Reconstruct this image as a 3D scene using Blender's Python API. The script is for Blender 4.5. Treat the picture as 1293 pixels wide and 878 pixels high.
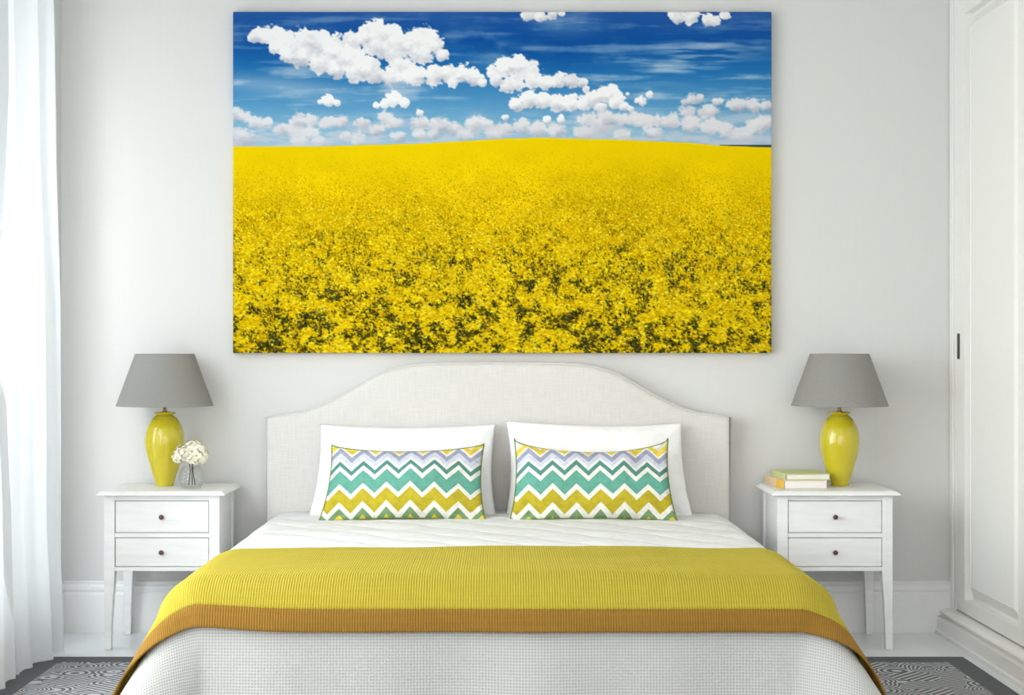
import bpy, bmesh, math, random
import numpy as np
from mathutils import Vector, noise, Matrix
for o in list(bpy.data.objects): bpy.data.objects.remove(o)
S = bpy.context.scene
COL = S.collection
PI = math.pi

# ---------------------------------------------------------------- camera, world, lights
# camera stands 1.13 m above the floor, looks along +Y; the bed wall is at y = 6.6
cd = bpy.data.cameras.new('camera'); cam = bpy.data.objects.new('camera', cd); COL.objects.link(cam)
cam.location = (0, 0, 1.13); cam.rotation_euler = (PI/2, 0, 0)
cd.sensor_width = 36; cd.lens = 36*2091/1293; cd.shift_x = 16.5/1293; cd.shift_y = 1/1293
cd.clip_start = .05; cd.clip_end = 100
S.camera = cam

w = bpy.data.worlds.new('daylight'); S.world = w; w.use_nodes = True
bg = w.node_tree.nodes['Background']
# open side of the room: bright sky above, dimmer ground below
wt = w.node_tree; wg = wt.nodes.new('ShaderNodeTexCoord'); ws = wt.nodes.new('ShaderNodeSeparateXYZ'); wr_ = wt.nodes.new('ShaderNodeValToRGB')
wm = wt.nodes.new('ShaderNodeMath'); wm.operation = 'MULTIPLY_ADD'; wm.inputs[1].default_value = .5; wm.inputs[2].default_value = .5
wt.links.new(wg.outputs['Generated'], ws.inputs[0]); wt.links.new(ws.outputs[2], wm.inputs[0]); wt.links.new(wm.outputs[0], wr_.inputs[0])
wr_.color_ramp.elements[0].position = .42; wr_.color_ramp.elements[0].color = (.44, .435, .42, 1)
wr_.color_ramp.elements[1].position = .60; wr_.color_ramp.elements[1].color = (1, .985, .955, 1)
wt.links.new(wr_.outputs[0], bg.inputs[0]); bg.inputs[1].default_value = 3.75

def area(name, loc, rot, sx, sy, energy, color):
    l = bpy.data.lights.new(name, 'AREA'); l.shape = 'RECTANGLE'; l.size = sx; l.size_y = sy
    l.energy = energy; l.color = color
    o = bpy.data.objects.new(name, l); COL.objects.link(o); o.location = loc; o.rotation_euler = rot
    return o
# daylight through the big window in the left wall (just outside it)
wl = area('window_daylight', (-2.75, 3.1, 1.8), (0, 0, 0), 4.0, 2.3, 82, (.90, .96, 1))
wl.rotation_euler = Vector((1, .85, -.05)).to_track_quat('-Z', 'Z').to_euler()
wl = area('window_daylight_far', (-2.15, 5.45, 1.35), (0, 0, 0), 1.5, 2.4, 60, (.78, .90, 1))
wl.rotation_euler = Vector((1, .35, 0)).to_track_quat('-Z', 'Z').to_euler()
sd = bpy.data.lights.new('sun', 'SUN'); sd.energy = .25; sd.angle = math.radians(9); sd.color = (1, .965, .91)
sun = bpy.data.objects.new('sun', sd); COL.objects.link(sun)
sun.rotation_euler = Vector((1, 2.6, -1.35)).to_track_quat('-Z', 'Y').to_euler()

S.view_settings.view_transform = 'Standard'; S.view_settings.look = 'None'
S.view_settings.gamma = 1; S.view_settings.use_curve_mapping = False
S.view_settings.exposure = 0.04

# ---------------------------------------------------------------- helpers
def lin(c):
    return tuple(((v/255)/12.92 if v/255 <= .04045 else ((v/255+.055)/1.055)**2.4) for v in c)+(1,)
class NT:
    """small node-tree writer"""
    def __init__(s, name, rough=.5, spec=.5):
        s.m = bpy.data.materials.new(name); s.m.use_nodes = True; s.t = s.m.node_tree
        s.b = s.t.nodes['Principled BSDF']; s.b.inputs['Roughness'].default_value = rough
        s.b.inputs['Specular IOR Level'].default_value = spec
    def n(s, kind, **kw):
        x = s.t.nodes.new('ShaderNode'+kind)
        for k, v in kw.items():
            if k.startswith('i_'): x.inputs[int(k[2:])].default_value = v
            else: setattr(x, k, v)
        return x
    def l(s, a, b): s.t.links.new(a, b)
    def math(s, op, a, b=None):
        x = s.n('Math', operation=op)
        for i, v in enumerate((a, b)):
            if v is None: continue
            if isinstance(v, (int, float)): x.inputs[i].default_value = v
            else: s.l(v, x.inputs[i])
        return x.outputs[0]
    def uv(s): return s.n('UVMap', uv_map='UVMap').outputs[0]
    def obj(s): return s.n('TexCoord').outputs['Object']
    def sep(s, v):
        x = s.n('SeparateXYZ'); s.l(v, x.inputs[0]); return x.outputs
    def mapping(s, v, scale):
        x = s.n('Mapping'); s.l(v, x.inputs[0]); x.inputs['Scale'].default_value = scale; return x.outputs[0]
    def noise(s, v, scale, detail=3, rough=.5):
        x = s.n('TexNoise'); s.l(v, x.inputs['Vector']); x.inputs['Scale'].default_value = scale
        x.inputs['Detail'].default_value = detail; x.inputs['Roughness'].default_value = rough
        return x.outputs['Fac']
    def ramp(s, f, pts, interp='LINEAR'):
        x = s.n('ValToRGB'); s.l(f, x.inputs[0]); cr = x.color_ramp; cr.interpolation = interp
        while len(cr.elements) < len(pts): cr.elements.new(.5)
        for e, (p, c) in zip(cr.elements, pts): e.position = p; e.color = c
        return x.outputs[0]
    def mix(s, f, a, b, blend='MIX'):
        x = s.n('Mix', data_type='RGBA', blend_type=blend)
        for i, v in ((0, f), (6, a), (7, b)):
            if isinstance(v, (int, float, tuple)): x.inputs[i].default_value = v
            else: s.l(v, x.inputs[i])
        return x.outputs[2]
    def color(s, c):
        if isinstance(c, tuple): s.b.inputs['Base Color'].default_value = c
        else: s.l(c, s.b.inputs['Base Color'])
        return s
    def bump(s, h, strength=.3, dist=.002):
        x = s.n('Bump'); x.inputs['Strength'].default_value = strength; x.inputs['Distance'].default_value = dist
        s.l(h, x.inputs['Height']); s.l(x.outputs[0], s.b.inputs['Normal']); return s

def plain(name, c, rough=.5, spec=.5, metal=0, var=.04, nscale=40, bump=.0, bscale=60):
    """paint-like material with a faint procedural mottling"""
    t = NT(name, rough, spec); t.b.inputs['Metallic'].default_value = metal
    a = lin(c); b = tuple(v*(1-var) for v in a[:3])+(1,)
    t.color(t.ramp(t.noise(t.obj(), nscale), [(.3, b), (.7, a)]))
    if bump: t.bump(t.noise(t.obj(), bscale, 4), bump, .001)
    return t.m

class MB:
    """collects shapes and links them as one mesh object"""
    def __init__(s): s.v = []; s.f = []; s.uv = []
    def add(s, vs, fs):
        k = len(s.v); s.v += [tuple(v) for v in vs]; s.f += [[i+k for i in f] for f in fs]; return s
    def box(s, x0, x1, y0, y1, z0, z1):
        return s.add([(x0,y0,z0),(x1,y0,z0),(x1,y1,z0),(x0,y1,z0),(x0,y0,z1),(x1,y0,z1),(x1,y1,z1),(x0,y1,z1)],
            [(0,3,2,1),(4,5,6,7),(0,1,5,4),(1,2,6,5),(2,3,7,6),(3,0,4,7)])
    def loft(s, rings, caps=True):
        n = len(rings[0]); vs = [p for r in rings for p in r]; fs = []
        for i in range(len(rings)-1):
            for j in range(n):
                a = i*n+j; b = i*n+(j+1)%n; fs.append((a, b, b+n, a+n))
        if caps: fs.append(tuple(range(n))[::-1]); fs.append(tuple((len(rings)-1)*n+j for j in range(n)))
        return s.add(vs, fs)
    def lathe(s, prof, n=48, c=(0, 0), caps=True):
        return s.loft([[(c[0]+r*math.cos(2*PI*j/n), c[1]+r*math.sin(2*PI*j/n), z) for j in range(n)] for r, z in prof], caps)
    def tube(s, pts, r, n=8):
        rings = []
        pts = [Vector(p) for p in pts]
        for i, p in enumerate(pts):
            d = (pts[min(i+1, len(pts)-1)]-pts[max(i-1, 0)]).normalized()
            a = d.orthogonal().normalized(); b = d.cross(a)
            rr = r[i] if isinstance(r, (list, tuple)) else r
            rings.append([p+a*rr*math.cos(2*PI*j/n)+b*rr*math.sin(2*PI*j/n) for j in range(n)])
        return s.loft(rings)
    def build(s, name, mat, parent=None, smooth=False, bevel=0, seg=2, uv=None, recalc=True, sharp=40):
        me = bpy.data.meshes.new(name); me.from_pydata(s.v, [], s.f)
        if recalc:
            bm = bmesh.new(); bm.from_mesh(me); bmesh.ops.recalc_face_normals(bm, faces=bm.faces); bm.to_mesh(me); bm.free()
        if uv is not None:
            L = me.uv_layers.new(name='UVMap')
            for lp in me.loops: L.data[lp.index].uv = uv[lp.vertex_index]
        me.materials.append(mat)
        o = bpy.data.objects.new(name, me); COL.objects.link(o)
        if parent: o.parent = parent
        if smooth:
            for p in me.polygons: p.use_smooth = True
            if smooth != 'all': me.set_sharp_from_angle(angle=math.radians(sharp))
        if bevel:
            b = o.modifiers.new('bevel', 'BEVEL'); b.width = bevel; b.segments = seg; b.limit_method = 'ANGLE'; b.angle_limit = math.radians(40)
            b.harden_normals = True
            for p in me.polygons: p.use_smooth = True
        return o
def thing(name, label, cat, loc=(0, 0, 0), rz=0, group=None):
    o = bpy.data.objects.new(name, None); COL.objects.link(o); o.location = loc; o.rotation_euler = (0, 0, rz)
    o.empty_display_size = .1
    return tag(o, label, cat, group)
def tag(o, label, cat, group=None):
    o['label'] = label; o['category'] = cat
    if group: o['group'] = group
    return o
def struct(o): o['kind'] = 'structure'; return o
def copy_tree(o, parent=None):
    c = o.copy(); COL.objects.link(c); c.parent = parent
    for ch in [x for x in bpy.data.objects if x.parent == o]: copy_tree(ch, c)
    return c

# ---------------------------------------------------------------- the printed picture's colours
def paint_field(W=681, H=431):
    """Colours (0..1 sRGB) of the printed landscape: cloudy blue sky over a yellow rape field."""
    rg = np.random.RandomState(7)
    def vnoise(cx, cy, seed):
        r = np.random.RandomState(seed); gx = int(W/cx)+3; gy = int(H/cy)+3
        g = r.rand(gy, gx)
        X = np.arange(W)/cx; Y = np.arange(H)/cy
        xi = X.astype(int); yi = Y.astype(int); fx = X-xi; fy = Y-yi
        fx = fx*fx*(3-2*fx); fy = (fy*fy*(3-2*fy))[:, None]
        a = g[yi][:, xi]; b = g[yi][:, xi+1]; c = g[yi+1][:, xi]; d = g[yi+1][:, xi+1]
        return (a*(1-fx)+b*fx)*(1-fy)+(c*(1-fx)+d*fx)*fy
    def fbm(cx, cy, seed, n=5):
        s = 0; t = 0; a = 1
        for k in range(n):
            s = s+a*vnoise(max(cx/2**k, .9), max(cy/2**k, .9), seed+k); t += a; a *= .55
        return s/t
    sm = lambda a, b, v: (lambda t: t*t*(3-2*t))(np.clip((v-a)/(b-a), 0, 1))
    Y, X = np.mgrid[0:H, 0:W].astype(float)
    mix = lambda a, b, t: a*(1-t[..., None])+np.asarray(b, float)*t[..., None]
    def ramp(v, pts):
        xs = [p[0] for p in pts]
        return np.stack([np.interp(v, xs, [p[1][k] for p in pts]) for k in range(3)], -1)
    sky = ramp(Y, [(0, (40, 92, 168)), (35, (16, 84, 162)), (75, (38, 118, 184)), (115, (88, 158, 206)), (150, (140, 190, 220)), (172, (168, 200, 222))])
    deep = np.exp(-((X-410)/75)**2-((Y-28)/38)**2)
    sky = mix(sky, (0, 70, 152), deep*.8)
    # thin high cloud
    ci = fbm(110, 9, 40, 4)*.65+fbm(40, 30, 60, 4)*.35
    veil = sm(.48, .74, ci)*(.35+.4*np.exp(-((Y-95)/38)**2))
    veil = veil+.5*np.exp(-((X-325)/38)**2-((Y-45-.35*(X-325))/22)**2)*sm(.3, .7, fbm(50, 20, 71))
    veil = veil+.5*np.exp(-((X-590)/85)**2)*np.exp(-((Y-55+.22*(X-590))/26)**2)*sm(.42, .62, fbm(60, 5, 75, 3))
    veil = veil+.45*np.exp(-((X-60)/95)**2)*np.exp(-((Y-88-.10*X)/12)**2)
    veil = veil+.3*np.exp(-((X-420)/45)**2-((Y-15)/18)**2)
    sky = mix(sky, (196, 212, 228), np.clip(veil, 0, .8))
    A = lambda L: [(x/3.592-14, y/3.592-15, r/3.592) for x, y, r in L]
    B = lambda L: [(x/3.4+326, y/3.4-15, r/3.4) for x, y, r in L]
    low = A([(60,510,30),(100,530,30),(150,550,30),(200,555,22),(30,540,25),(350,550,35),(400,545,30),(270,585,30),(330,595,32),(400,600,28),(480,555,28),(540,550,28),(640,560,26),(740,530,30),(780,555,32),(700,590,28),(560,615,22),(620,615,25),(900,560,38),(980,565,40),(1050,580,35),(1150,560,38),(1200,570,30),(900,610,28),(960,605,30),(1100,610,32),(90,625,45),(350,635,30),(440,640,26),(620,640,26),(30,615,30),(800,620,30),(1230,600,34)]) \
        + B([(60,550,35),(130,540,35),(200,550,35),(280,560,32),(420,510,36),(490,500,33),(560,515,33),(620,510,36),(680,520,36),(770,520,36),(860,530,38),(940,540,40),(1010,560,32),(560,575,28),(400,570,32),(1140,540,36),(1180,520,32),(470,535,40),(850,475,30),(930,478,38),(880,425,28),(835,438,15),(970,435,20),(1060,450,34),(1120,450,32),(1185,450,30),(20,575,30),(700,570,34),(1080,580,34)])
    main = A([(150,165,28),(200,160,38),(250,165,42),(240,215,32),(300,190,48),(300,240,40),(370,190,60),(370,250,52),(440,200,62),(440,280,50),(510,220,62),(520,310,46),(590,190,50),(590,270,62),(600,330,42),(650,160,40),(700,140,50),(760,150,45),(800,180,40),(700,200,66),(790,230,56),(660,300,56),(700,340,42),(870,190,55),(930,170,46),(960,200,45),(1000,250,26),(900,240,56),(820,310,56),(880,340,46),(760,345,42),(960,340,42),(1030,330,40),(1090,335,42),(1140,350,38),(1180,375,18),(1050,370,26),(480,458,27),(520,465,15),(445,462,12),(780,447,34),(740,465,22),(830,465,22),(700,478,14),(895,512,18)]) \
        + B([(10,310,30),(60,290,45),(120,275,38),(170,300,38),(180,340,38),(100,350,42),(230,355,32),(290,345,33),(340,345,32),(390,355,20),(60,375,22),(20,340,28),(110,450,28),(160,425,36),(220,430,36),(280,440,36),(340,440,36),(400,440,36),(440,420,36),(480,405,36),(520,395,33),(540,430,33),(570,455,23),(600,465,13),(470,460,23),(410,385,16),(650,435,22),(680,403,16),(625,432,12),(585,402,8),(240,512,16),(300,510,18),(60,505,14),(160,62,30),(210,70,26),(260,60,22),(300,58,12),(800,66,33),(860,72,33),(930,88,28),(960,90,24),(1005,68,22)])
    def clouds(img, L, sharp, tint, gain, kx=1.12, dk=.19):
        dens = np.full((H, W), -1.); shade = np.zeros((H, W)); wsum = np.full((H, W), 1e-6)
        for x, y, r in L:
            x0, x1, y0, y1 = [int(v) for v in (max(x-2*r, 0), min(x+2*r+1, W), max(y-2*r, 0), min(y+2*r+1, H))]
            if x1 <= x0 or y1 <= y0: continue
            dx = (X[y0:y1, x0:x1]-x)/(r*kx); dy = (Y[y0:y1, x0:x1]-y)/(r*1.04)
            q = 1-np.sqrt(dx*dx+dy*dy)
            dens[y0:y1, x0:x1] = np.maximum(dens[y0:y1, x0:x1], q)
            w = np.exp(-2.2*(dx*dx+dy*dy)); wsum[y0:y1, x0:x1] += w
            shade[y0:y1, x0:x1] += w*np.clip(dy+.35*dx, -1, 1)
        shade = shade/wsum
        n = fbm(9, 7, 11, 4)-.5; n2 = fbm(20, 16, 21, 5)-.5; n3 = fbm(4, 3, 31, 2)-.5
        a = sm(-.06, sharp, dens+n*.8+n3*.5+.05)*gain
        lum = np.clip(.945-dk*sm(-.35, .9, shade)+.34*n2+.16*n+.07*n3, 0, 1)
        col = ramp(lum, [(.5, (138, 150, 178)), (.7, (190, 195, 208)), (.83, (232, 232, 237)), (.93, (255, 255, 255))])
        col = col*np.asarray(tint)
        return img*(1-a[..., None])+col*a[..., None]
    sky = clouds(sky, low, .42, (.97, .95, .95), .9, 1.5, .26)
    band = sm(118, 150, Y)*sm(.42, .62, fbm(34, 7, 201, 4)); sky = mix(sky, (226, 222, 226), band*.55)
    haze = sm(135, 172, Y)*.32
    sky = mix(sky, (190, 205, 222), haze)
    img = clouds(sky, main, .16, (1, 1, 1), 1.)
    # the field
    hor = np.interp(np.arange(W), [0, 110, 236, 345, 385, 480, 576, 614, 680], [169.5, 169.5, 166, 159.8, 158.6, 161, 165, 168.6, 171])
    tl = (Y > 167.3)&(Y < hor[None, :]+.3)&(X > 614)
    img[tl] = (50, 66, 74)
    F = (Y-hor[None, :])/(H-hor[None, :])
    base = ramp(F, [(0, (246, 214, 0)), (.12, (244, 208, 0)), (.3, (238, 198, 2)), (.5, (206, 168, 4)), (.75, (140, 116, 10)), (1., (84, 74, 14))])
    patch = fbm(46, 30, 90, 3)
    base = base*(1+(patch[..., None]-.5)*.4*np.clip(F*3, 0, 1)[..., None])
    fld = Y >= hor[None, :]
    hv = np.clip(Y-hor[None, :]+.5, 0, 1)[..., None]; img = img*(1-hv)+base*hv
    # blossoms, far to near
    N = 80000
    f = np.sort(rg.rand(N)**.62); xs = rg.rand(N)*W
    cl = fbm(11, 9, 131, 4); cl2 = fbm(50, 26, 141, 2)
    pal = np.array([(255, 228, 8), (250, 216, 0), (255, 238, 60), (236, 190, 0), (196, 150, 4), (222, 184, 10)], float)
    dark = np.array([(96, 92, 22), (58, 66, 24), (34, 34, 10), (120, 96, 14), (70, 92, 48)], float)
    for k in range(N):
        xi = int(xs[k]); y = hor[xi]+f[k]*(H-hor[xi]); yi = min(int(y), H-1)
        s = .5+1.9*f[k]**1.2*(.45+.9*rg.rand())
        dens = (cl[yi, xi]-.5)*2.0+(cl2[yi, xi]-.5)*.7
        pd = np.clip(.13+.20*f[k]-dens*(.35+.95*f[k]), .02, .9)
        if rg.rand() < pd:
            c = dark[rg.randint(5)]*(1.25-.55*f[k]); cc = np.clip((f[k]-.08)/.5, 0, 1); c = c*cc+np.array((206, 168, 0.))*(1-cc); ax, ay = s*.62, s*1.0
        else:
            c = pal[min(rg.randint(7), 5)]*(.86+.20*rg.rand()); ax, ay = s*1.05, s*.8
        al = 1. if f[k] > .25 else .35+.65*f[k]/.25
        x0 = max(int(xs[k]-ax-1), 0); x1 = min(int(xs[k]+ax+2), W); y0 = max(int(y-ay-1), int(hor[xi])+1); y1 = min(int(y+ay+2), H)
        if y1 <= y0: continue
        q = np.sqrt(((X[y0:y1, x0:x1]-xs[k])/ax)**2+((Y[y0:y1, x0:x1]-y)/ay)**2)
        w = (np.clip((1.25-q)*1.8, 0, 1)*al)[..., None]
        img[y0:y1, x0:x1] = img[y0:y1, x0:x1]*(1-w)+c*w
    far = np.clip(1-F*6.5, 0, 1)*fld
    img = mix(img, (250, 214, 0), far*.62)
    return np.clip(img/255., 0, 1)

# ---------------------------------------------------------------- room
def wall_mat(name, c):
    t = NT(name, .75, .25)
    v = t.noise(t.mapping(t.obj(), (70, 70, 3)), 1, 3)
    t.color(t.ramp(v, [(.25, lin(tuple(k-1.5 for k in c))), (.75, lin(c))]))
    t.bump(v, .05, .001)
    return t.m
M_wall = wall_mat('painted wall', (215, 215, 213))
M_ceil = plain('ceiling paint', (240, 240, 238), .8, .2)
M_trim = plain('white trim paint', (236, 237, 236), .35, .45, var=.02)
t = NT('pale lacquered floor', .22, .45)
v = t.noise(t.mapping(t.obj(), (6, .8, 1)), 1.5, 4)
t.color(t.ramp(v, [(.2, lin((226, 229, 232))), (.8, lin((236, 238, 240)))]))
M_floor = t.m

XL, XR, YB = -1.745, 2.42, 6.6
struct(MB().box(XL-.2, XR+.2, YB, YB+.15, -.02, 2.82).build('wall_back', M_wall))
struct(MB().box(XL-.25, XR+.2, -1.5, YB+.15, -.12, 0).build('floor', M_floor))
struct(MB().box(XL-.25, XR+.2, -1.5, YB+.15, 2.82, 2.94).build('ceiling', M_ceil))
struct(MB().box(XR, XR+.15, -1.5, YB, 0, 2.82).build('wall_right', M_wall))
wy0, wy1, wz0, wz1 = 1.6, 6.16, .25, 2.6
m = MB()
m.box(XL-.16, XL, -1.5, wy0, 0, 2.82); m.box(XL-.16, XL, wy1, YB, 0, 2.82)
m.box(XL-.16, XL, wy0, wy1, 0, wz0); m.box(XL-.16, XL, wy0, wy1, wz1, 2.82)
struct(m.build('wall_left', M_wall))
# window in the left wall
t = NT('window glass', .02, .5)
tr = t.n('BsdfTransparent'); gl = t.n('BsdfGlossy'); gl.inputs['Roughness'].default_value = .02
mx = t.n('MixShader'); mx.inputs[0].default_value = .06
t.l(tr.outputs[0], mx.inputs[1]); t.l(gl.outputs[0], mx.inputs[2]); t.l(mx.outputs[0], t.t.nodes['Material Output'].inputs[0])
M_pane = t.m
m = MB()
fx0, fx1 = XL-.12, XL-.05
for y in (wy0, (wy0*2+wy1)/3-.03, (wy0+2*wy1)/3-.03, wy1-.06): m.box(fx0, fx1, y, y+.045, wz0, wz1)
for z in (wz0, wz1-.06): m.box(fx0, fx1, wy0, wy1, z, z+.06)
win = struct(m.build('window_1', M_trim, bevel=.004))
o = MB().box(XL-.09, XL-.084, wy0+.06, wy1-.06, wz0+.06, wz1-.06).build('pane', M_pane, win)
o = MB().box(XL-.16, XL+.03, wy0-.03, wy1+.03, wz0-.03, wz0).build('window_sill', M_trim, win, bevel=.004)

# baseboards: profile (distance from wall, height)
BP = [(0, 0), (.022, 0), (.022, .150), (.019, .157), (.0165, .160), (.0165, .164), (.020, .168), (.020, .182), (.017, .187), (.012, .189), (.011, .193), (.0135, .196), (.0135, .200), (.010, .203), (0, .203)]
m = MB(); m.loft([[(x, YB-d, z) for d, z in BP] for x in (XL+.0, 1.80)])
struct(m.build('baseboard_back', M_trim))
m = MB(); m.loft([[(XL+d, y, z) for d, z in BP] for y in (-1.5, YB-.010)])
struct(m.build('baseboard_left', M_trim))

# ---------------------------------------------------------------- rug
t = NT('patterned rug wool', .95, .1)
c = t.obj(); sx = t.sep(c)
vo = t.n('TexVoronoi', feature='F1', distance='EUCLIDEAN'); t.l(c, vo.inputs['Vector']); vo.inputs['Scale'].default_value = 8.2; vo.inputs['Randomness'].default_value = .85
rings = t.math('SINE', t.math('MULTIPLY', vo.outputs['Distance'], 60))
cs = t.sep(vo.outputs['Color'])
d1 = t.math('SINE', t.math('MULTIPLY', t.math('ADD', sx[0], t.math('MULTIPLY', sx[1], 1.25)), 172))
d2 = t.math('SINE', t.math('MULTIPLY', t.math('SUBTRACT', sx[0], t.math('MULTIPLY', sx[1], .9)), 190))
pick = t.math('GREATER_THAN', cs[0], .80); pick2 = t.math('GREATER_THAN', cs[0], .58)
f = t.mix(pick2, rings, t.mix(pick, d1, d2))
f = t.math('GREATER_THAN', f, .05)
# plain border
inx = t.math('LESS_THAN', t.math('ABSOLUTE', t.math('SUBTRACT', sx[0], .015)), 1.585)
iny = t.math('LESS_THAN', sx[1], 5.90)
f = t.math('MULTIPLY', f, t.math('MULTIPLY', inx, iny))
fz = t.noise(c, 420, 2)
lt = t.mix(fz, lin((196, 197, 200)), lin((172, 173, 176))); dk = t.mix(fz, lin((112, 113, 116)), lin((88, 89, 92)))
t.color(t.mix(f, dk, lt)); t.bump(t.math('ADD', f, t.math('MULTIPLY', fz, .6)), .5, .004)
o = MB().box(-1.655, 1.685, 2.2, 6.01, .0005, .011).build('rug', t.m, bevel=.004)
tag(o, 'dark grey rug with pale maze and spiral pattern lying under the bed', 'rug')

# ---------------------------------------------------------------- wardrobe on the right
M_ward = plain('wardrobe satin white', (240, 239, 235), .38, .4, var=.015)
M_dark = plain('dark bronze', (52, 46, 42), .4, .5, metal=.6)
wr = thing('wardrobe', 'tall white panelled wardrobe along the right edge of the room', 'wardrobe', (1.8, 6.6, 0))
def W(d, y, z): return (d, y-6.6, z)   # d = depth behind the door plane
m = MB()
m.box(.042, .6, -3.67, -.004, .09, 2.75)
m.build('body', M_ward, wr, bevel=.003)
# end filler strip next to the bed wall
m = MB(); m.box(0.0, .042, -.082, -.004, .09, 2.75); m.box(-.006, 0.0, -.05, -.004, .09, 2.75)
m.build('filler_strip', M_ward, wr, bevel=.002)
m = MB()
PP = [(0.02, .098), (-.034, .098), (-.046, .094), (-.052, .088), (-.052, .083), (-.040, .078), (-.040, .071), (-.060, .066), (-.060, .018), (-.067, .013), (-.067, 0), (.02, 0)]
m.loft([[(d, y, z) for d, z in PP] for y in (-3.67, -.004)])
m.build('plinth', M_ward, wr)
def door(y1, handle_far):
    """door leaf whose far edge is at y1, 0.89 wide, hung in the plane d=0"""
    y0 = y1-.89; z0, z1 = .104, 2.74
    px0, px1, pz0, pz1 = y0+.115, y1-.115, .157, 2.425
    def ring(i, d): return [(d, px0+i, pz0+i), (d, px1-i, pz0+i), (d, px1-i, pz1-i), (d, px0+i, pz1-i)]
    m = MB()
    out = [(0, y0, z0), (0, y1, z0), (0, y1, z1), (0, y0, z1)]
    back = [(.040, y, z) for _, y, z in out]
    m.loft([back, [(.002, y, z) for _, y, z in out], [(0, y+s*.002, z+q*.002) for (_, y, z), s, q in zip(out, (1,-1,-1,1), (1,1,-1,-1))],
            ring(0, 0), ring(.0005, .032), ring(.012, .033), ring(.060, .004), ring(.062, .006)], caps=True)
    dr = m.build('door', M_ward, wr)
    hy = y1-.035 if handle_far else y0+.035
    m = MB()
    m.box(-.005, -.0004, hy-.012, hy+.012, 1.088, 1.188)
    h = m.build('handle', M_dark, dr, bevel=.002); h['label'] = 'slim dark edge handle'
door(-.086, True); door(-.98, False); door(-1.874, True); door(-2.768, False)

# ---------------------------------------------------------------- curtains
def curtain_mat(name, c, tl, tp):
    t = NT(name, .9, .1)
    w_ = t.noise(t.mapping(t.uv(), (900, 30, 1)), 1, 2)
    col = t.mix(w_, lin(c), lin(tuple(min(k+3, 255) for k in c)))
    df = t.n('BsdfDiffuse'); t.l(col, df.inputs[0])
    tn = t.n('BsdfTranslucent'); t.l(col, tn.inputs[0])
    tr = t.n('BsdfTransparent')
    a = t.n('MixShader'); a.inputs[0].default_value = tl; t.l(df.outputs[0], a.inputs[1]); t.l(tn.outputs[0], a.inputs[2])
    b = t.n('MixShader'); b.inputs[0].default_value = tp; t.l(a.outputs[0], b.inputs[1]); t.l(tr.outputs[0], b.inputs[2])
    t.l(b.outputs[0], t.t.nodes['Material Output'].inputs[0])
    return t.m
M_sheer = curtain_mat('sheer curtain voile', (222, 225, 229), .13, .06)
def sheer(name, far, near, xoff, pleats, amp, seed, label, back=0):
    NU, NZ = 260, 70
    rs = random.Random(seed); ph = [rs.random()*6 for _ in range(8)]
    vs = []; uv = []; fs = []
    for j in range(NZ+1):
        z = .012+2.73*j/NZ
        ya, yb = near(z), far(z)
        for i in range(NU+1):
            u = i/NU
            tz = z/2.7
            uu = u+.012*math.sin(3*z+ph[0])+.03*math.sin(5*u+1.6*z+ph[1])*(1-tz)
            a = amp*(.75+.35*math.sin(6*u+ph[2])+.25*(1-tz))
            s1 = math.sin(2*PI*pleats*uu+ph[3]); 
            x = xoff(z)-back*max(0, 1-1.6*u)+a*s1+.25*a*math.sin(2*PI*pleats*2.1*uu+ph[4]+2*z)+.006*math.sin(2.2*z+ph[5])
            y = ya+(yb-ya)*u+.014*math.cos(2*PI*pleats*uu+ph[6])*min(1, 4*(1-u), 4*u)
            vs.append((x, y, z)); uv.append((u*2.2, z))
    for j in range(NZ):
        for i in range(NU):
            a = j*(NU+1)+i; fs.append((a, a+1, a+NU+2, a+NU+1))
    m = MB(); m.add(vs, fs)
    o = m.build(name, M_sheer, smooth='all', uv=uv, recalc=False)
    return tag(o, label, 'curtain')
ip = lambda pts: (lambda z: float(np.interp(z, [p[0] for p in pts], [p[1] for p in pts])))
sheer('curtain', ip([(0, 6.10), (.8, 6.12), (1.3, 6.11), (1.8, 6.05), (2.7, 6.02)]), ip([(0, 5.66), (.5, 5.5), (2.7, 5.40)]),
      ip([(0, -1.632), (1.3, -1.640), (2.7, -1.655)]), 3.3, .026, 4, 'white sheer curtain falling straight beside the left nightstand', .05)
sheer('curtain', ip([(0, 5.60), (.6, 5.58), (.95, 5.52), (1.06, 5.42), (1.12, 5.33), (1.2, 5.34), (1.5, 5.42), (2.0, 5.50), (2.7, 5.52)]), ip([(0, 5.12), (1.12, 5.14), (2.7, 5.05)]),
      ip([(0, -1.645), (1.15, -1.64), (2.7, -1.65)]), 2.2, .03, 9, 'white sheer curtain gathered at waist height at the left edge of the picture')

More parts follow.
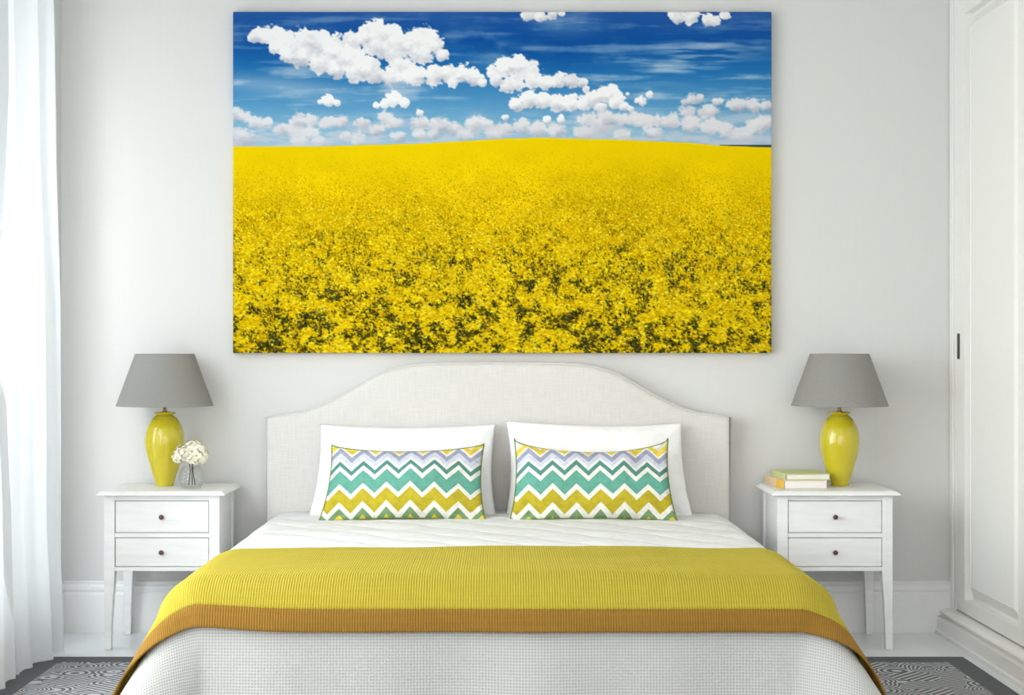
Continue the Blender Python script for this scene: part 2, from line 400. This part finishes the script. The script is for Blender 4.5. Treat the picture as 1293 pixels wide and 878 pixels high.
# ---------------------------------------------------------------- canvas print
def colour_mesh(o, cols):
    a = o.data.color_attributes.new('picture', 'BYTE_COLOR', 'POINT')
    a.data.foreach_set('color_srgb', cols.astype(np.float32).ravel())
def build_canvas():
    im = paint_field()*.92
    H, W_, _ = im.shape
    x0, x1, z1, z0 = -1.0535, 1.0800, 2.4635, 1.1115
    yf, yb = 6.562, 6.598
    xs = np.linspace(x0, x1, W_); zs = np.linspace(z1, z0, H)
    Xg, Zg = np.meshgrid(xs, zs)
    P = np.stack([Xg, np.full_like(Xg, yf), Zg], -1).reshape(-1, 3)
    idx = np.arange(H*W_).reshape(H, W_)
    F = np.stack([idx[:-1, :-1], idx[1:, :-1], idx[1:, 1:], idx[:-1, 1:]], -1).reshape(-1, 4)
    ed = np.concatenate([idx[0, :], idx[1:, -1], idx[-1, -2::-1], idx[-2:0:-1, 0]])   # clockwise from the front
    n0 = H*W_; n = len(ed)
    B = P[ed].copy(); B[:, 1] = yb
    # the picture wraps round the stretcher edge
    P = np.concatenate([P, B]); C = np.concatenate([im.reshape(-1, 3), im.reshape(-1, 3)[ed]*.96])
    k = np.arange(n); k2 = (k+1) % n
    Fs = np.stack([ed[k], ed[k2], n0+k2, n0+k], -1)
    bc = np.array([[n0+0, n0+W_-1, n0+W_+H-2, n0+2*W_+H-3]])
    F = np.concatenate([F, Fs, bc])
    me = bpy.data.meshes.new('canvas_print')
    me.vertices.add(len(P)); me.vertices.foreach_set('co', P.astype(np.float32).ravel())
    me.loops.add(F.size); me.loops.foreach_set('vertex_index', F.astype(np.int32).ravel())
    me.polygons.add(len(F)); me.polygons.foreach_set('loop_start', np.arange(0, F.size, 4, dtype=np.int32))
    me.update(calc_edges=True); me.validate()
    t = NT('printed canvas', .9, .05)
    ca = t.n('VertexColor', layer_name='picture')
    t.color(t.mix(.04, ca.outputs[0], t.ramp(t.noise(t.obj(), 900, 1), [(.3, (.3, .3, .3, 1)), (.7, (.8, .8, .8, 1))]), 'MULTIPLY'))
    t.b.inputs['Emission Strength'].default_value = 0
    me.materials.append(t.m)
    o = bpy.data.objects.new('canvas_print', me); COL.objects.link(o)
    colour_mesh(o, np.concatenate([C, np.ones((len(C), 1))], -1))
    tag(o, 'wide frameless canvas print of yellow flower field under blue cloudy sky above the headboard', 'picture')
build_canvas()

# ---------------------------------------------------------------- bed
def linen(name, c, sc=1.0, dark=12):
    t = NT(name, .9, .15); c0 = t.obj()
    a = t.noise(t.mapping(c0, (260*sc, 260*sc, 12*sc)), 1, 3); b = t.noise(t.mapping(c0, (14*sc, 14*sc, 300*sc)), 1, 3)
    f = t.math('MULTIPLY', t.math('ADD', a, b), .5)
    t.color(t.ramp(f, [(.35, lin(tuple(k-dark for k in c))), (.62, lin(c))])); t.bump(f, .35, .0015)
    return t.m
M_linen = linen('headboard linen', (216, 214, 210))
M_mattress = plain('mattress ticking', (235, 235, 233), .9, .1)
M_wood = plain('painted bed wood', (225, 224, 220), .5)
bed = thing('bed', 'double bed with curved cream upholstered headboard against the wall', 'bed', (0, 6.5, 0))
hb = [(-.9155, .8590), (-.880, .8635), (-.790, .8750), (-.725, .8945), (-.660, .9225), (-.600, .955), (-.5475, .9870), (-.51, 1.008), (-.4740, 1.0275), (-.440, 1.0405), (-.4100, 1.0500), (-.36, 1.0600), (-.3180, 1.0650), (-.25, 1.069), (-.14, 1.071), (-.003, 1.0715)]
ol = hb+[(-.006-x, z) for x, z in hb[-2::-1]]
full = [(ol[0][0], .10)]+ol+[(ol[-1][0], .10)]
m = MB()
cx, cz = -.003, .6
def shr(i):   # shrink outline inward by i
    r = []
    n = len(full)
    for k, (x, z) in enumerate(full):
        a = full[(k-1) % n]; b = full[(k+1) % n]
        tx, tz = b[0]-a[0], b[1]-a[1]; L = math.hypot(tx, tz)
        e1 = Vector((x-a[0], z-a[1])).normalized(); e2 = Vector((b[0]-x, b[1]-z)).normalized()
        n1 = Vector((e1.y, -e1.x)); n2 = Vector((e2.y, -e2.x)); nn = (n1+n2).normalized()
        s = i/max(nn.dot(n1), .3)
        r.append((x+nn.x*s, z+nn.y*s))
    return r
rings = []
for i, y in ((.02, .098), (0, .094), (0, .020), (.003, .008), (.010, .002), (.022, 0)):
    rings.append([(x, y, z) for x, z in shr(i)])
m.loft(rings)
o = m.build('headboard', M_linen, bed, smooth=True, sharp=50)
# a welt along the headboard's edge
m = MB(); m.tube([(x, .014, z) for x, z in [(ol[0][0]-.000, .12)]+ol+[(ol[-1][0], .12)]], .0035, 6)
m.build('piping', M_linen, o, smooth='all')
MB().box(-.84, .84, -1.86, -.01, .22, .462).build('mattress', M_mattress, bed, bevel=.06, seg=4)
MB().box(-.83, .83, -1.84, 0, .10, .218).build('base', M_linen, bed, bevel=.02)
for sx_ in (-.78, .78):
    for y in (-1.78, -.08):
        MB().lathe([(.022, .0115), (.03, .10)], 16, (sx_, y)).build('leg', M_wood, bed)

# draped cloth: cloth coordinates (x, y) -> world
HW, YF, YH = .815, 4.655, 6.495        # flat zone of the bed top
TOP = .474
def drape(x, y, lift, R=.12, fold=0., seed=0., corner=1.0):
    qx = max(-HW, min(HW, x)); qy = max(YF, y)
    dx, dy = x-qx, y-qy; r = math.hypot(dx, dy)
    crown = .006*math.cos(min(1, abs(qx)/HW)*PI/2)
    wr_ = noise.noise(Vector((x*2.6+seed, y*5.5, seed)))*.006+noise.noise(Vector((x*7, y*11+seed, 3.3)))*.0022
    if r < 1e-6: return Vector((qx, qy, TOP+lift+crown+wr_))
    nx, ny = dx/r, dy/r
    c = (2*abs(nx*ny))**1.1*corner
    pm = math.radians(87*(1-c)+(53 if x < 0 else 50)*c)
    Ro = R+lift
    La = Ro*pm
    if r < La: ph = r/Ro; h = Ro*math.sin(ph); dz = Ro*(1-math.cos(ph))
    else: h = Ro*math.sin(pm)+(r-La)*math.cos(pm); dz = Ro*(1-math.cos(pm))+(r-La)*math.sin(pm)
    k = min(1, max(0, (r-.12)/.3))
    h += k*fold*(noise.noise(Vector((qx*2.6+seed, qy*2.6, nx*1.5)))*.03+.008*math.sin(qx*17+seed*3)*abs(ny))
    return Vector((qx+nx*h, qy+ny*h, TOP+lift-dz+(crown+wr_)*max(0, 1-r/.12)))
def cloth_grid(xs, ys, fn):
    vs = []; uv = []; fs = []
    for y in ys:
        for x in xs: vs.append(fn(x, y)); uv.append((x, y))
    n = len(xs)
    for j in range(len(ys)-1):
        for i in range(n-1):
            a = j*n+i; fs.append((a, a+1, a+n+1, a+n))
    return vs, uv, fs
def drop_r(z, lift, x, nx, ny, R=.12):
    """cloth length r at which the skirt reaches height z"""
    c = (2*abs(nx*ny))**1.1; pm = math.radians(87*(1-c)+(53 if x < 0 else 50)*c); Ro = R+lift
    dz = TOP+lift-z-Ro*(1-math.cos(pm))
    return Ro*pm+dz/math.sin(pm)
# bedspread: perimeter strips so that the hem stays level
t = NT('waffle bedspread', .92, .12)
u = t.sep(t.uv())
g1 = t.math('SINE', t.math('MULTIPLY', u[0], 2*PI/.0085)); g2 = t.math('SINE', t.math('MULTIPLY', u[1], 2*PI/.0085))
g = t.math('MAXIMUM', g1, g2)
t.color(t.mix(t.ramp(g, [(.0, (0, 0, 0, 1)), (1, (1, 1, 1, 1))]), lin((168, 169, 167)), lin((197, 198, 196))))
t.bump(g, .35, .002)
M_waffle = t.m
LB = .001
vs = []; uv = []; fs = []
per = []      # perimeter of the flat zone with outward directions: head-right -> front -> head-left
for k in range(60): per.append((HW, YH-(YH-YF)*k/60, 1, 0))
for k in range(25): a = PI/2*k/24; per.append((HW, YF, math.cos(a), -math.sin(a)))
for k in range(1, 90): per.append((HW-2*HW*k/90, YF, 0, -1))
for k in range(25): a = PI/2*k/24; per.append((-HW, YF, -math.sin(a), -math.cos(a)))
for k in range(1, 61): per.append((-HW, YF+(YH-YF)*k/60, -1, 0))
NR = 34
for j in range(NR+1):
    for (qx, qy, nx, ny) in per:
        r = max(j/NR, 1e-5)*drop_r(.014, LB, qx, nx, ny)
        vs.append(drape(qx+nx*r, qy+ny*r, LB, fold=1)); uv.append((qx+nx*r, qy+ny*r))
n = len(per)
for j in range(NR):
    for i in range(n-1): a = j*n+i; fs.append((a, a+1, a+n+1, a+n))
m = MB(); m.add(vs, fs)
xs = [-HW+2*HW*i/140 for i in range(141)]; ys = [YF+(YH-YF)*i/150 for i in range(151)]
v2, u2, f2 = cloth_grid(xs, ys, lambda x, y: drape(x, y, LB))
m.add(v2, f2); uv += u2
o = m.build('bedspread', M_waffle, smooth='all', uv=uv)
bmx = bmesh.new(); bmx.from_mesh(o.data); bmesh.ops.remove_doubles(bmx, verts=bmx.verts, dist=.0015); bmesh.ops.recalc_face_normals(bmx, faces=bmx.faces); bmx.to_mesh(o.data); bmx.free()
tag(o, 'pale grey waffle weave bedspread hanging over the foot of the bed below the throw', 'bedspread')

# smooth white quilt on the head half of the bed
t = NT('white quilted cotton', .88, .15)
u = t.sep(t.uv()); w1 = t.noise(t.mapping(t.uv(), (3, 7, 1)), 1, 3)
q1 = t.math('ABSOLUTE', t.math('SINE', t.math('MULTIPLY', t.math('ADD', u[0], t.math('ADD', u[1], t.math('MULTIPLY', w1, .1))), PI/.24)))
q2 = t.math('ABSOLUTE', t.math('SINE', t.math('MULTIPLY', t.math('SUBTRACT', u[0], t.math('ADD', u[1], t.math('MULTIPLY', w1, .1))), PI/.24)))
t.color(t.ramp(t.noise(t.obj(), 25), [(.3, lin((233, 233, 233))), (.7, lin((240, 240, 240)))]))
t.bump(t.math('ADD', t.math('POWER', t.math('MULTIPLY', q1, q2), .3), t.math('MULTIPLY', w1, .8)), .6, .016)
M_quilt = t.m
QO = .42
xs = [-(HW+QO)+2*(HW+QO)*i/220 for i in range(221)]
ys = [5.05+(YH-5.05)*i/120 for i in range(121)]
v2, u2, f2 = cloth_grid(xs, ys, lambda x, y: drape(x, y, .006, fold=.6))
o = MB().add(v2, f2).build('quilt', M_quilt, smooth='all', uv=u2, recalc=False)
sm_ = o.modifiers.new('thickness', 'SOLIDIFY'); sm_.thickness = .006; sm_.offset = 1
tag(o, 'smooth white quilt covering the head half of the bed under the pillows', 'quilt')

# mustard throw across the foot of the bed
def rib_mat(name, c, c2):
    t = NT(name, .9, .12); u = t.sep(t.uv())
    wob = t.noise(t.mapping(t.uv(), (60, 14, 1)), 1, 2)
    rb = t.math('SINE', t.math('ADD', t.math('MULTIPLY', u[0], 2*PI/.0072), t.math('MULTIPLY', wob, 2.2)))
    rb = t.math('ADD', t.math('MULTIPLY', rb, .5), .5)
    st = t.noise(t.mapping(t.uv(), (5, 120, 1)), 1, 3)
    f = t.math('ADD', t.math('MULTIPLY', rb, .6), t.math('MULTIPLY', st, .5))
    t.color(t.ramp(f, [(.15, lin(c2)), (.8, lin(c))])); t.bump(rb, .55, .0022)
    t.b.inputs['Sheen Weight'].default_value = .35; t.b.inputs['Sheen Roughness'].default_value = .4; t.b.inputs['Sheen Tint'].default_value = lin(tuple(min(255, int(k*1.2)+20) for k in c))
    return t.m
M_throw = rib_mat('mustard ribbed wool', (177, 162, 60), (152, 136, 38))
M_band = rib_mat('ochre ribbed wool', (150, 114, 50), (122, 88, 32))
LT = .018
RT = .216       # how far the throw hangs over the foot, along the cloth
y0 = YF-RT; y1 = 5.245; SO = .50
def hem(x):    # the hem rides up a little near the left corner
    return .014*math.exp(-((x+.84)/.17)**2)*1.0
def tx(x, y):
    k = max(0, min(1, (YF+.05-y)/RT))
    yy = y+hem(x)*k
    if y > y1-.1: yy = y+(.010*math.sin(x*3.1+.6)+.004*math.sin(x*9))*((y-(y1-.1))/.1)
    return drape(x, yy, LT, fold=1)
band = .062
xs = [-(HW+SO)+2*(HW+SO)*i/300 for i in range(301)]
ys = [y0+band+(y1-y0-band)*i/110 for i in range(111)]
def solid(o, th):
    s = o.modifiers.new('thickness', 'SOLIDIFY'); s.thickness = th; s.offset = 1
v2, u2, f2 = cloth_grid(xs, ys, tx)
o = MB().add(v2, f2).build('throw_blanket', M_throw, smooth='all', uv=u2, recalc=False); solid(o, .005)
tag(o, 'mustard yellow ribbed throw with brown border laid across the foot of the bed', 'blanket')
ys = [y0+band*i/12 for i in range(13)]
v2, u2, f2 = cloth_grid(xs, ys, tx)
b_ = MB().add(v2, f2).build('border_band', M_band, o, smooth='all', uv=u2, recalc=False); solid(b_, .005)
b_['label'] = 'ochre brown ribbed border band'

# ---------------------------------------------------------------- pillows
def pillow_mesh(wd, ht, th, seed, ears=.10, wrinkle=1.0, nu=90, nv=60, sag=0, tl=0, tr=0, lopl=0, flatuv=0):
    """front+back grid of a stuffed rectangle standing in the xz plane, z from 0 to ht; uv in 0..1"""
    vs = []; uv = []; fs = []
    for side in (-1, 1):
        base = len(vs)
        for j in range(nv+1):
            for i in range(nu+1):
                u = -1+2*i/nu; v_ = -1+2*j/nv
                ex = (1-u*u); ez = (1-v_*v_)
                x = u*wd/2*(1-ears*ez*.55*abs(u)**3)
                z = v_*ht/2*(1-ears*ex*.9*abs(v_)**3)
                z -= sag*(max(ex, 0)**.45)*max(0, v_)**2*ht
                z -= lopl*ht*max(0, -u)**3*max(0, v_)**3
                x *= 1-(tl if u < 0 else tr)*(v_+1)/2
                t_ = th/2*(max(ex, 0)**.55)*(max(ez, 0)**.62)
                edge = min(ex, ez)
                wz = noise.noise(Vector((x*7+seed, z*9, seed*1.7+side)))*.010+noise.noise(Vector((x*19+seed, z*15, seed+side*4)))*.0035
                # radiating creases from the corners
                cr = math.sin(math.atan2(1.02-abs(v_), 1.02-abs(u))*11+seed)*.004*max(0, (u*u+v_*v_)/2-.35)*2
                y = side*(t_+(wz+cr)*wrinkle*min(1, edge*4))
                if i in (0, nu) or j in (0, nv): y = 0
                y += noise.noise(Vector((x*4+seed, z*4, seed)))*.012*wrinkle
                vs.append((x, y, z+ht/2)); uv.append((x/wd+.5, (z/ht+.5)*flatuv) if flatuv else (i/nu, j/nv))
        for j in range(nv):
            for i in range(nu):
                a = base+j*(nu+1)+i; q = (a, a+1, a+nu+2, a+nu+1)
                fs.append(q if side < 0 else q[::-1])
    return vs, uv, fs
def pillow(name, mat, label, cat, loc, rx, rz, ry, args, group=None):
    vs, uv, fs = pillow_mesh(**args)
    m = MB().add(vs, fs)
    o = m.build(name, mat, smooth='all', uv=uv, recalc=False)
    bm = bmesh.new(); bm.from_mesh(o.data); bmesh.ops.remove_doubles(bm, verts=bm.verts, dist=.0004); bm.to_mesh(o.data); bm.free()
    o.location = loc; o.rotation_euler = (rx, ry, rz)
    return tag(o, label, cat, group)
t = NT('white cotton pillowcase', .85, .15); t.color(t.ramp(t.noise(t.obj(), 30), [(.3, lin((240, 240, 240))), (.7, lin((246, 246, 246)))]))
t.bump(t.noise(t.obj(), 18, 4), .25, .006); M_cotton = t.m
ti = math.radians(-13)
WP = dict(wd=.730, ht=.378, th=.17, ears=.10)
pillow('pillow', M_cotton, 'white cotton pillow standing behind the left chevron cushion', 'pillow', (-.372, 6.368, .468), ti, 0, .0, dict(WP, seed=3.1, tl=.11, tr=.01))
pillow('pillow', M_cotton, 'white cotton pillow standing behind the right chevron cushion', 'pillow', (.388, 6.368, .468), ti, 0, .012, dict(WP, seed=8.7, tl=.0, tr=.12, ht=.386))
# chevron cloth
def chevron(name, up0, shift, periods=6.6):
    t = NT(name, .88, .15); u = t.sep(t.uv())
    zig = t.math('PINGPONG', t.math('ADD', t.math('MULTIPLY', u[0], periods), shift), .5)      # 0..0.5
    w_ = t.math('SUBTRACT', u[1], t.math('MULTIPLY', zig, 2*.142))      # stripe coordinate
    w_ = t.math('ADD', w_, .17)
    P = [(-.2, 'c'), (-.045, 'g'), (.03, 'c'), (.052, 'y'), (.105, 'g'), (.185, 'c'), (.265, 'm'), (.430, 'c'), (.500, 't'), (.670, 'c'), (.735, 'd'), (.800, 'c'), (.845, 'v'), (.915, 'l'), (.985, 'c'), (1.02, 'y'), (1.10, 'c')]
    Cc = dict(c=(232, 229, 220), g=(124, 154, 110), y=(228, 202, 72), m=(190, 172, 48), t=(104, 168, 150), d=(88, 142, 132), v=(204, 206, 222), l=(160, 162, 182))
    f = t.math('ADD', t.math('MULTIPLY', w_, .7), .15)
    pts = [(max(0, (p+up0)*.7+.15), lin(Cc[k])) for p, k in P]
    col = t.ramp(f, pts, 'CONSTANT')
    wc = t.noise(t.mapping(t.uv(), (26, 15, 1)), 1, 4, .7)
    col = t.mix(.5, col, t.ramp(wc, [(.36, (.62, .68, .66, 1)), (.6, (1, 1, 1, 1))]), 'MULTIPLY')
    t.color(col); t.bump(t.noise(t.obj(), 400, 2), .2, .001)
    return t.m
M_chev1 = chevron('chevron cushion cloth', 0, .64, 7.0); M_chev2 = chevron('chevron cushion cloth two', -.02, .70, 7.0)
M_edge = plain('green cushion piping', (112, 132, 58), .8)
def cushion(mat, label, loc, ry, args):
    o = pillow('chevron_cushion', mat, label, 'cushion', loc, math.radians(-19), 0, ry, args, 'chevron cushions')
    vs, uv, fs = pillow_mesh(**args); nu, nv = 90, 60
    ids = [i for i in range(nu+1)]+[j*(nu+1)+nu for j in range(1, nv+1)]+[nv*(nu+1)+i for i in range(nu-1, -1, -1)]+[j*(nu+1) for j in range(nv-1, 0, -1)]
    pts = [vs[k] for k in ids]; pts.append(pts[0])
    e = MB().tube(pts, .0028, 6).build('piping', M_edge, o, smooth='all'); e['label'] = 'thin olive green edge piping'
    return o
CU = dict(flatuv=1.04, wrinkle=1.5, wd=.625, ht=.305, th=.14, ears=.10, sag=.045)
cushion(M_chev1, 'chevron cushion in yellow, teal and grey leaning on the left white pillow', (-.362, 6.185, .481), .0, dict(CU, seed=5.2, tl=.13, tr=.02, sag=.07, lopl=.02))
cushion(M_chev2, 'chevron cushion in yellow, teal and grey leaning on the right white pillow', (.352, 6.185, .481), .0, dict(CU, seed=11.4, flatuv=1.10, ht=.325, sag=.13, tl=.06, tr=.07))

# ---------------------------------------------------------------- nightstands
t = NT('white painted furniture', .4, .4)
gr = t.noise(t.mapping(t.obj(), (8, 8, 60)), 1, 4)
t.color(t.ramp(gr, [(.3, lin((232, 233, 232))), (.7, lin((240, 240, 239)))])); t.bump(gr, .18, .0015); M_ns = t.m
M_knob = plain('brown knob', (88, 52, 38), .3, .6)
def make_nightstand():
    ns = thing('nightstand', 'white two-drawer nightstand on the left of the bed, under lamp and flower vase', 'nightstand', (-1.262, 6.375, 0))
    hw, dh = .2159, .178        # half width, half depth of the body
    # top with a rounded-over edge
    m = MB(); R_ = []
    for i, z in ((.016, .5772), (.004, .5785), (0, .5815), (.0015, .5855), (.007, .590), (.013, .5945), (.018, .5965)):
        a, b, c = .240-i, -(.206-i), .190-i
        R_.append([(-a, b, z), (a, b, z), (a, c, z), (-a, c, z)])
    m.loft(R_); m.build('tabletop', M_ns, ns)
    m = MB()
    m.box(-hw+.006, -hw+.02, -dh+.03, dh-.03, .2955, .577); m.box(hw-.02, hw-.006, -dh+.03, dh-.03, .2955, .577)
    m.box(-hw+.03, hw-.03, dh-.02, dh-.008, .2955, .577)
    m.box(-hw+.036, hw-.036, -dh+.004, -dh+.02, .5592, .577)
    m.box(-hw+.036, hw-.036, -dh+.004, -dh+.02, .4212, .4378)
    m.box(-hw+.036, hw-.036, -dh+.003, -dh+.02, .2955, .3105)
    m.box(-hw+.02, hw-.02, -dh+.03, dh-.02, .300, .308)
    m.box(-hw+.038, hw-.038, -dh+.022, -dh+.026, .308, .56)
    m.build('body', M_ns, ns, bevel=.001)
    for sx in (-1, 1):
        for sy in (-1, 1):
            rings = []
            for z, wth in ((.0008, .0260), (.10, .0285), (.20, .0335), (.265, .0385), (.2955, .0395), (.577, .0395)):
                xo = sx*hw; xi = sx*(hw-wth); yo = sy*dh; yi = sy*(dh-wth)
                rings.append([(xo, yo, z), (xi, yo, z), (xi, yi, z), (xo, yi, z)])
            MB().loft(rings).build('leg', M_ns, ns, bevel=.0015)
    for z0, z1 in ((.4402, .5568), (.3128, .4188)):
        d = MB().box(-.1742, .1742, -dh+.0045, -dh+.021, z0, z1).build('drawer', M_ns, ns, bevel=.001)
        k = MB(); prof = [(.0045, 0), (.0040, .006), (.0088, .010), (.0096, .014), (.0080, .019), (.0035, .0215), (.0005, .022)]
        zc = (z0+z1)/2
        k.loft([[(r*math.cos(2*PI*j/24), -dh+.0045-h, zc+r*math.sin(2*PI*j/24)) for j in range(24)] for r, h in prof])
        kk = k.build('knob', M_knob, d, smooth=True); kk['label'] = 'small round brown knob'
    return ns
ns = make_nightstand()
n2 = copy_tree(ns); n2.location = (1.258, 6.375, 0)
n2['label'] = 'white two-drawer nightstand on the right of the bed, under lamp and two books'
for o in (ns, n2): o['group'] = 'bedside tables'

# ---------------------------------------------------------------- lamps
t = NT('yellow glazed ceramic', .16, .5); t.color(t.ramp(t.noise(t.obj(), 8), [(.3, lin((200, 184, 34))), (.7, lin((208, 193, 38)))]))
t.b.inputs['Coat Weight'].default_value = .5; t.b.inputs['Coat Roughness'].default_value = .06
M_cer = t.m
t = NT('grey lampshade cloth', .85, .15); f = t.noise(t.mapping(t.obj(), (200, 200, 200)), 1, 2)
t.color(t.ramp(f, [(.3, lin((140, 139, 135))), (.7, lin((145, 144, 140)))])); t.bump(f, .15, .001); M_shade = t.m
M_brass = plain('aged brass', (150, 112, 62), .3, .5, metal=.9)
M_sock = plain('dark lamp socket', (52, 36, 30), .4)
def make_lamp():
    L = thing('table_lamp', 'yellow ceramic lamp with grey shade standing beside the vase, left nightstand', 'lamp', (-1.297, 6.427, .5972))
    P = [(.0, .0), (.0325, 0), (.0345, .003), (.0345, .008), (.040, .024), (.050, .055), (.060, .088), (.0685, .118), (.0740, .144), (.0762, .165), (.0755, .186), (.0722, .208), (.0655, .230), (.0560, .250), (.0450, .264), (.0340, .2715), (.0290, .2735), (.0320, .2755), (.0405, .2795), (.0425, .2825), (.0415, .2850), (.0370, .2850), (.0250, .2800), (.0, .2800)]
    # smooth the profile a little
    MB().lathe([(max(r, .0004), z) for r, z in P], 64, caps=True).build('lamp_base', M_cer, L, smooth=True, sharp=50)
    MB().lathe([(.010, .2795), (.010, .290), (.006, .293), (.006, .300), (.0105, .304), (.0115, .310), (.0085, .3185), (.004, .321), (.004, .34)], 24).build('stem', M_brass, L, smooth=True)
    k = MB(); k.tube([(-.013, 0, .338), (.0, 0, .335), (.013, 0, .338)], .002); k.lathe([(.012, .326), (.013, .345), (.012, .375), (.009, .378)], 20)
    k.build('socket', M_sock, L, smooth=True)
    k = MB(); sph = [(.001+.024*math.sin(PI*i/12), .405-.028*math.cos(PI*i/12)) for i in range(13)]
    k.lathe(sph, 20).build('bulb', plain('frosted bulb', (240, 238, 230), .3), L, smooth='all')
    k = MB(); zb, zt, rb, rt = .3095, .5115, .1865, .1130; th = .0015
    k.lathe([(rb-th, zb), (rb, zb), (rt, zt), (rt-th, zt), (rb-th, zb)], 96, caps=False)
    s = k.build('lamp_shade', M_shade, L, smooth=True)
    k = MB()
    for z, r in ((zb+.001, rb-.003), (zt-.001, rt-.003)):
        k.tube([(r*math.cos(2*PI*j/48), r*math.sin(2*PI*j/48), z) for j in range(49)], .0014, 6)
    for a in (0, 2.1, 4.2): k.tube([(.008*math.cos(a), .008*math.sin(a), .376), (.10*math.cos(a), .10*math.sin(a), .49), ((rt-.003)*math.cos(a), (rt-.003)*math.sin(a), zt-.003)], .0013, 6)
    k.build('shade_frame', M_brass, s, smooth='all')
    return L
lp = make_lamp()
l2 = copy_tree(lp); l2.location = (1.322, 6.427, .5972)
l2['label'] = 'yellow ceramic lamp with grey shade standing behind the books, right nightstand'
for o in (lp, l2): o['group'] = 'bedside lamps'

# ---------------------------------------------------------------- vase and flowers
t = NT('clear ribbed glass', .02, .5); tr = t.n('BsdfTransparent'); tr.inputs[0].default_value = (.985, .99, .99, 1); gl = t.n('BsdfGlossy'); gl.inputs['Roughness'].default_value = .04
fr = t.n('LayerWeight'); fr.inputs[0].default_value = .25; mx = t.n('MixShader'); t.l(t.math('ADD', t.math('MULTIPLY', fr.outputs['Facing'], .40), .03), mx.inputs[0])
t.l(tr.outputs[0], mx.inputs[1]); t.l(gl.outputs[0], mx.inputs[2]); t.l(mx.outputs[0], t.t.nodes['Material Output'].inputs[0]); M_glass = t.m
VX, VY, VZ = -1.170, 6.300, .5972
va = thing('vase', 'small round ribbed clear glass vase on the left nightstand', 'vase', (VX, VY, VZ))
outer = []; NP = 60
for i in range(NP+1):
    s = i/NP; z = .086*s
    r = .028+.0215*math.sin(PI*min(1, (s*.92+.06)))**.75
    if s > .82: r = max(r, .034)-.002*math.sin((s-.82)/.18*PI)
    r += .0009*math.sin(2*PI*s*8)
    outer.append((r, z+.0004))
inner = [(r-.0028, z) for r, z in outer[::-1] if z > .006]
MB().lathe([(.0005, .0004)]+outer+inner+[(.0005, .0065)], 56, caps=True).build('glass_bowl', M_glass, va, smooth='all')
rs = random.Random(5)
t = NT('cream petals', .7, .2)
t.color(t.ramp(t.noise(t.obj(), 45), [(.3, lin((232, 224, 196))), (.7, lin((250, 247, 234)))]))
t.b.inputs['Subsurface Weight'].default_value = .15; t.b.inputs['Subsurface Radius'].default_value = (.01, .01, .008); M_petal = t.m
M_stem = plain('dark green stem', (58, 62, 48), .6)
fl = thing('flower_bunch', 'bunch of cream white hydrangea blooms standing in the glass vase', 'flowers', (VX, VY, VZ))
def floret(m, c, n, s):
    a = n.orthogonal().normalized(); a.rotate(Matrix.Rotation(rs.random()*6.3, 3, n)); b = n.cross(a)
    for k in range(4):
        an = k*PI/2+rs.uniform(-.15, .15); d = a*math.cos(an)+b*math.sin(an); e = n.cross(d)
        cup = rs.uniform(.15, .5); rows = []
        for (l, wd_, h) in ((.05, .10, 0), (.4, .42, cup*.12), (.75, .48, cup*.35), (1.0, .26, cup*.6), (1.08, .05, cup*.7)):
            p = c+d*s*l+n*s*h
            rows.append((p-e*s*wd_+n*s*.08*wd_, p+n*s*.02*0, p+e*s*wd_+n*s*.08*wd_))
        vv = [q for r in rows for q in r]; ff = []
        for i in range(len(rows)-1):
            ff += [(i*3, i*3+1, i*3+4, i*3+3), (i*3+1, i*3+2, i*3+5, i*3+4)]
        m.add(vv, ff)
for (hx, hy, hz, hr, nn) in ((-.026, -.006, .122, .036, 46), (.030, -.010, .120, .036, 46), (.003, .012, .137, .040, 50), (-.048, 0, .108, .020, 18), (.012, -.030, .105, .024, 22)):
    m = MB()
    for k in range(nn):
        z = 1-2*(k+.5)/nn; ph = k*2.39996; rr = math.sqrt(1-z*z)
        n_ = Vector((rr*math.cos(ph), rr*math.sin(ph), z)); 
        if n_.z < -.75: continue
        floret(m, Vector((hx, hy, hz+.009))+n_*hr*rs.uniform(.78, 1.0), (n_+Vector((rs.uniform(-.3, .3), rs.uniform(-.3, .3), rs.uniform(-.2, .3)))).normalized(), rs.uniform(.0095, .0135))
    m.build('bloom', M_petal, fl, smooth='all', recalc=False)
for x0_, x1_, y_ in ((-.004, -.010, 0), (.006, .012, -.004), (.001, .004, .006)):
    MB().tube([(x0_*2.5, y_, .012), (x0_, y_, .07), (x1_, y_, .11)], .0018, 8).build('stem', M_stem, fl, smooth='all')

# ---------------------------------------------------------------- books
M_page = plain('book pages', (238, 236, 230), .8, var=.05, nscale=300)
def book(label, loc, rz, wd, dp, th, cover, spine, band):
    b = thing('book', label, 'book', loc, rz)
    mc = plain('book cover', cover, .55); msp = plain('book spine', spine, .6)
    k = MB(); k.box(0, wd, 0, dp, 0, .0022).box(0, wd, 0, dp, th-.0022, th)
    k.build('cover', mc, b, bevel=.0006)
    MB().box(.003, wd-.004, .0035, dp-.004, .0024, th-.0024).build('pages', M_page, b, bevel=.0005)
    MB().box(-.0022, 0, 0, dp, 0, th).build('spine', msp, b, bevel=.0006)
    if band:
        q = MB().box(-.0030, -.0022, .001, dp*.36, .0005, th-.0005).build('spine_band', plain('orange spine band', band, .55), b); q['label'] = 'orange yellow stripe'
    return b
book('peach-spined book lying on the right nightstand, under the green book', (1.0780, 6.262, .5970), math.radians(5), .170, .290, .0325, (232, 214, 186), (232, 205, 166), (240, 190, 60))
book('pale green book, topmost of the stack on the right nightstand', (1.0895, 6.285, .6297), math.radians(3), .172, .255, .0225, (206, 214, 148), (208, 212, 150), None)
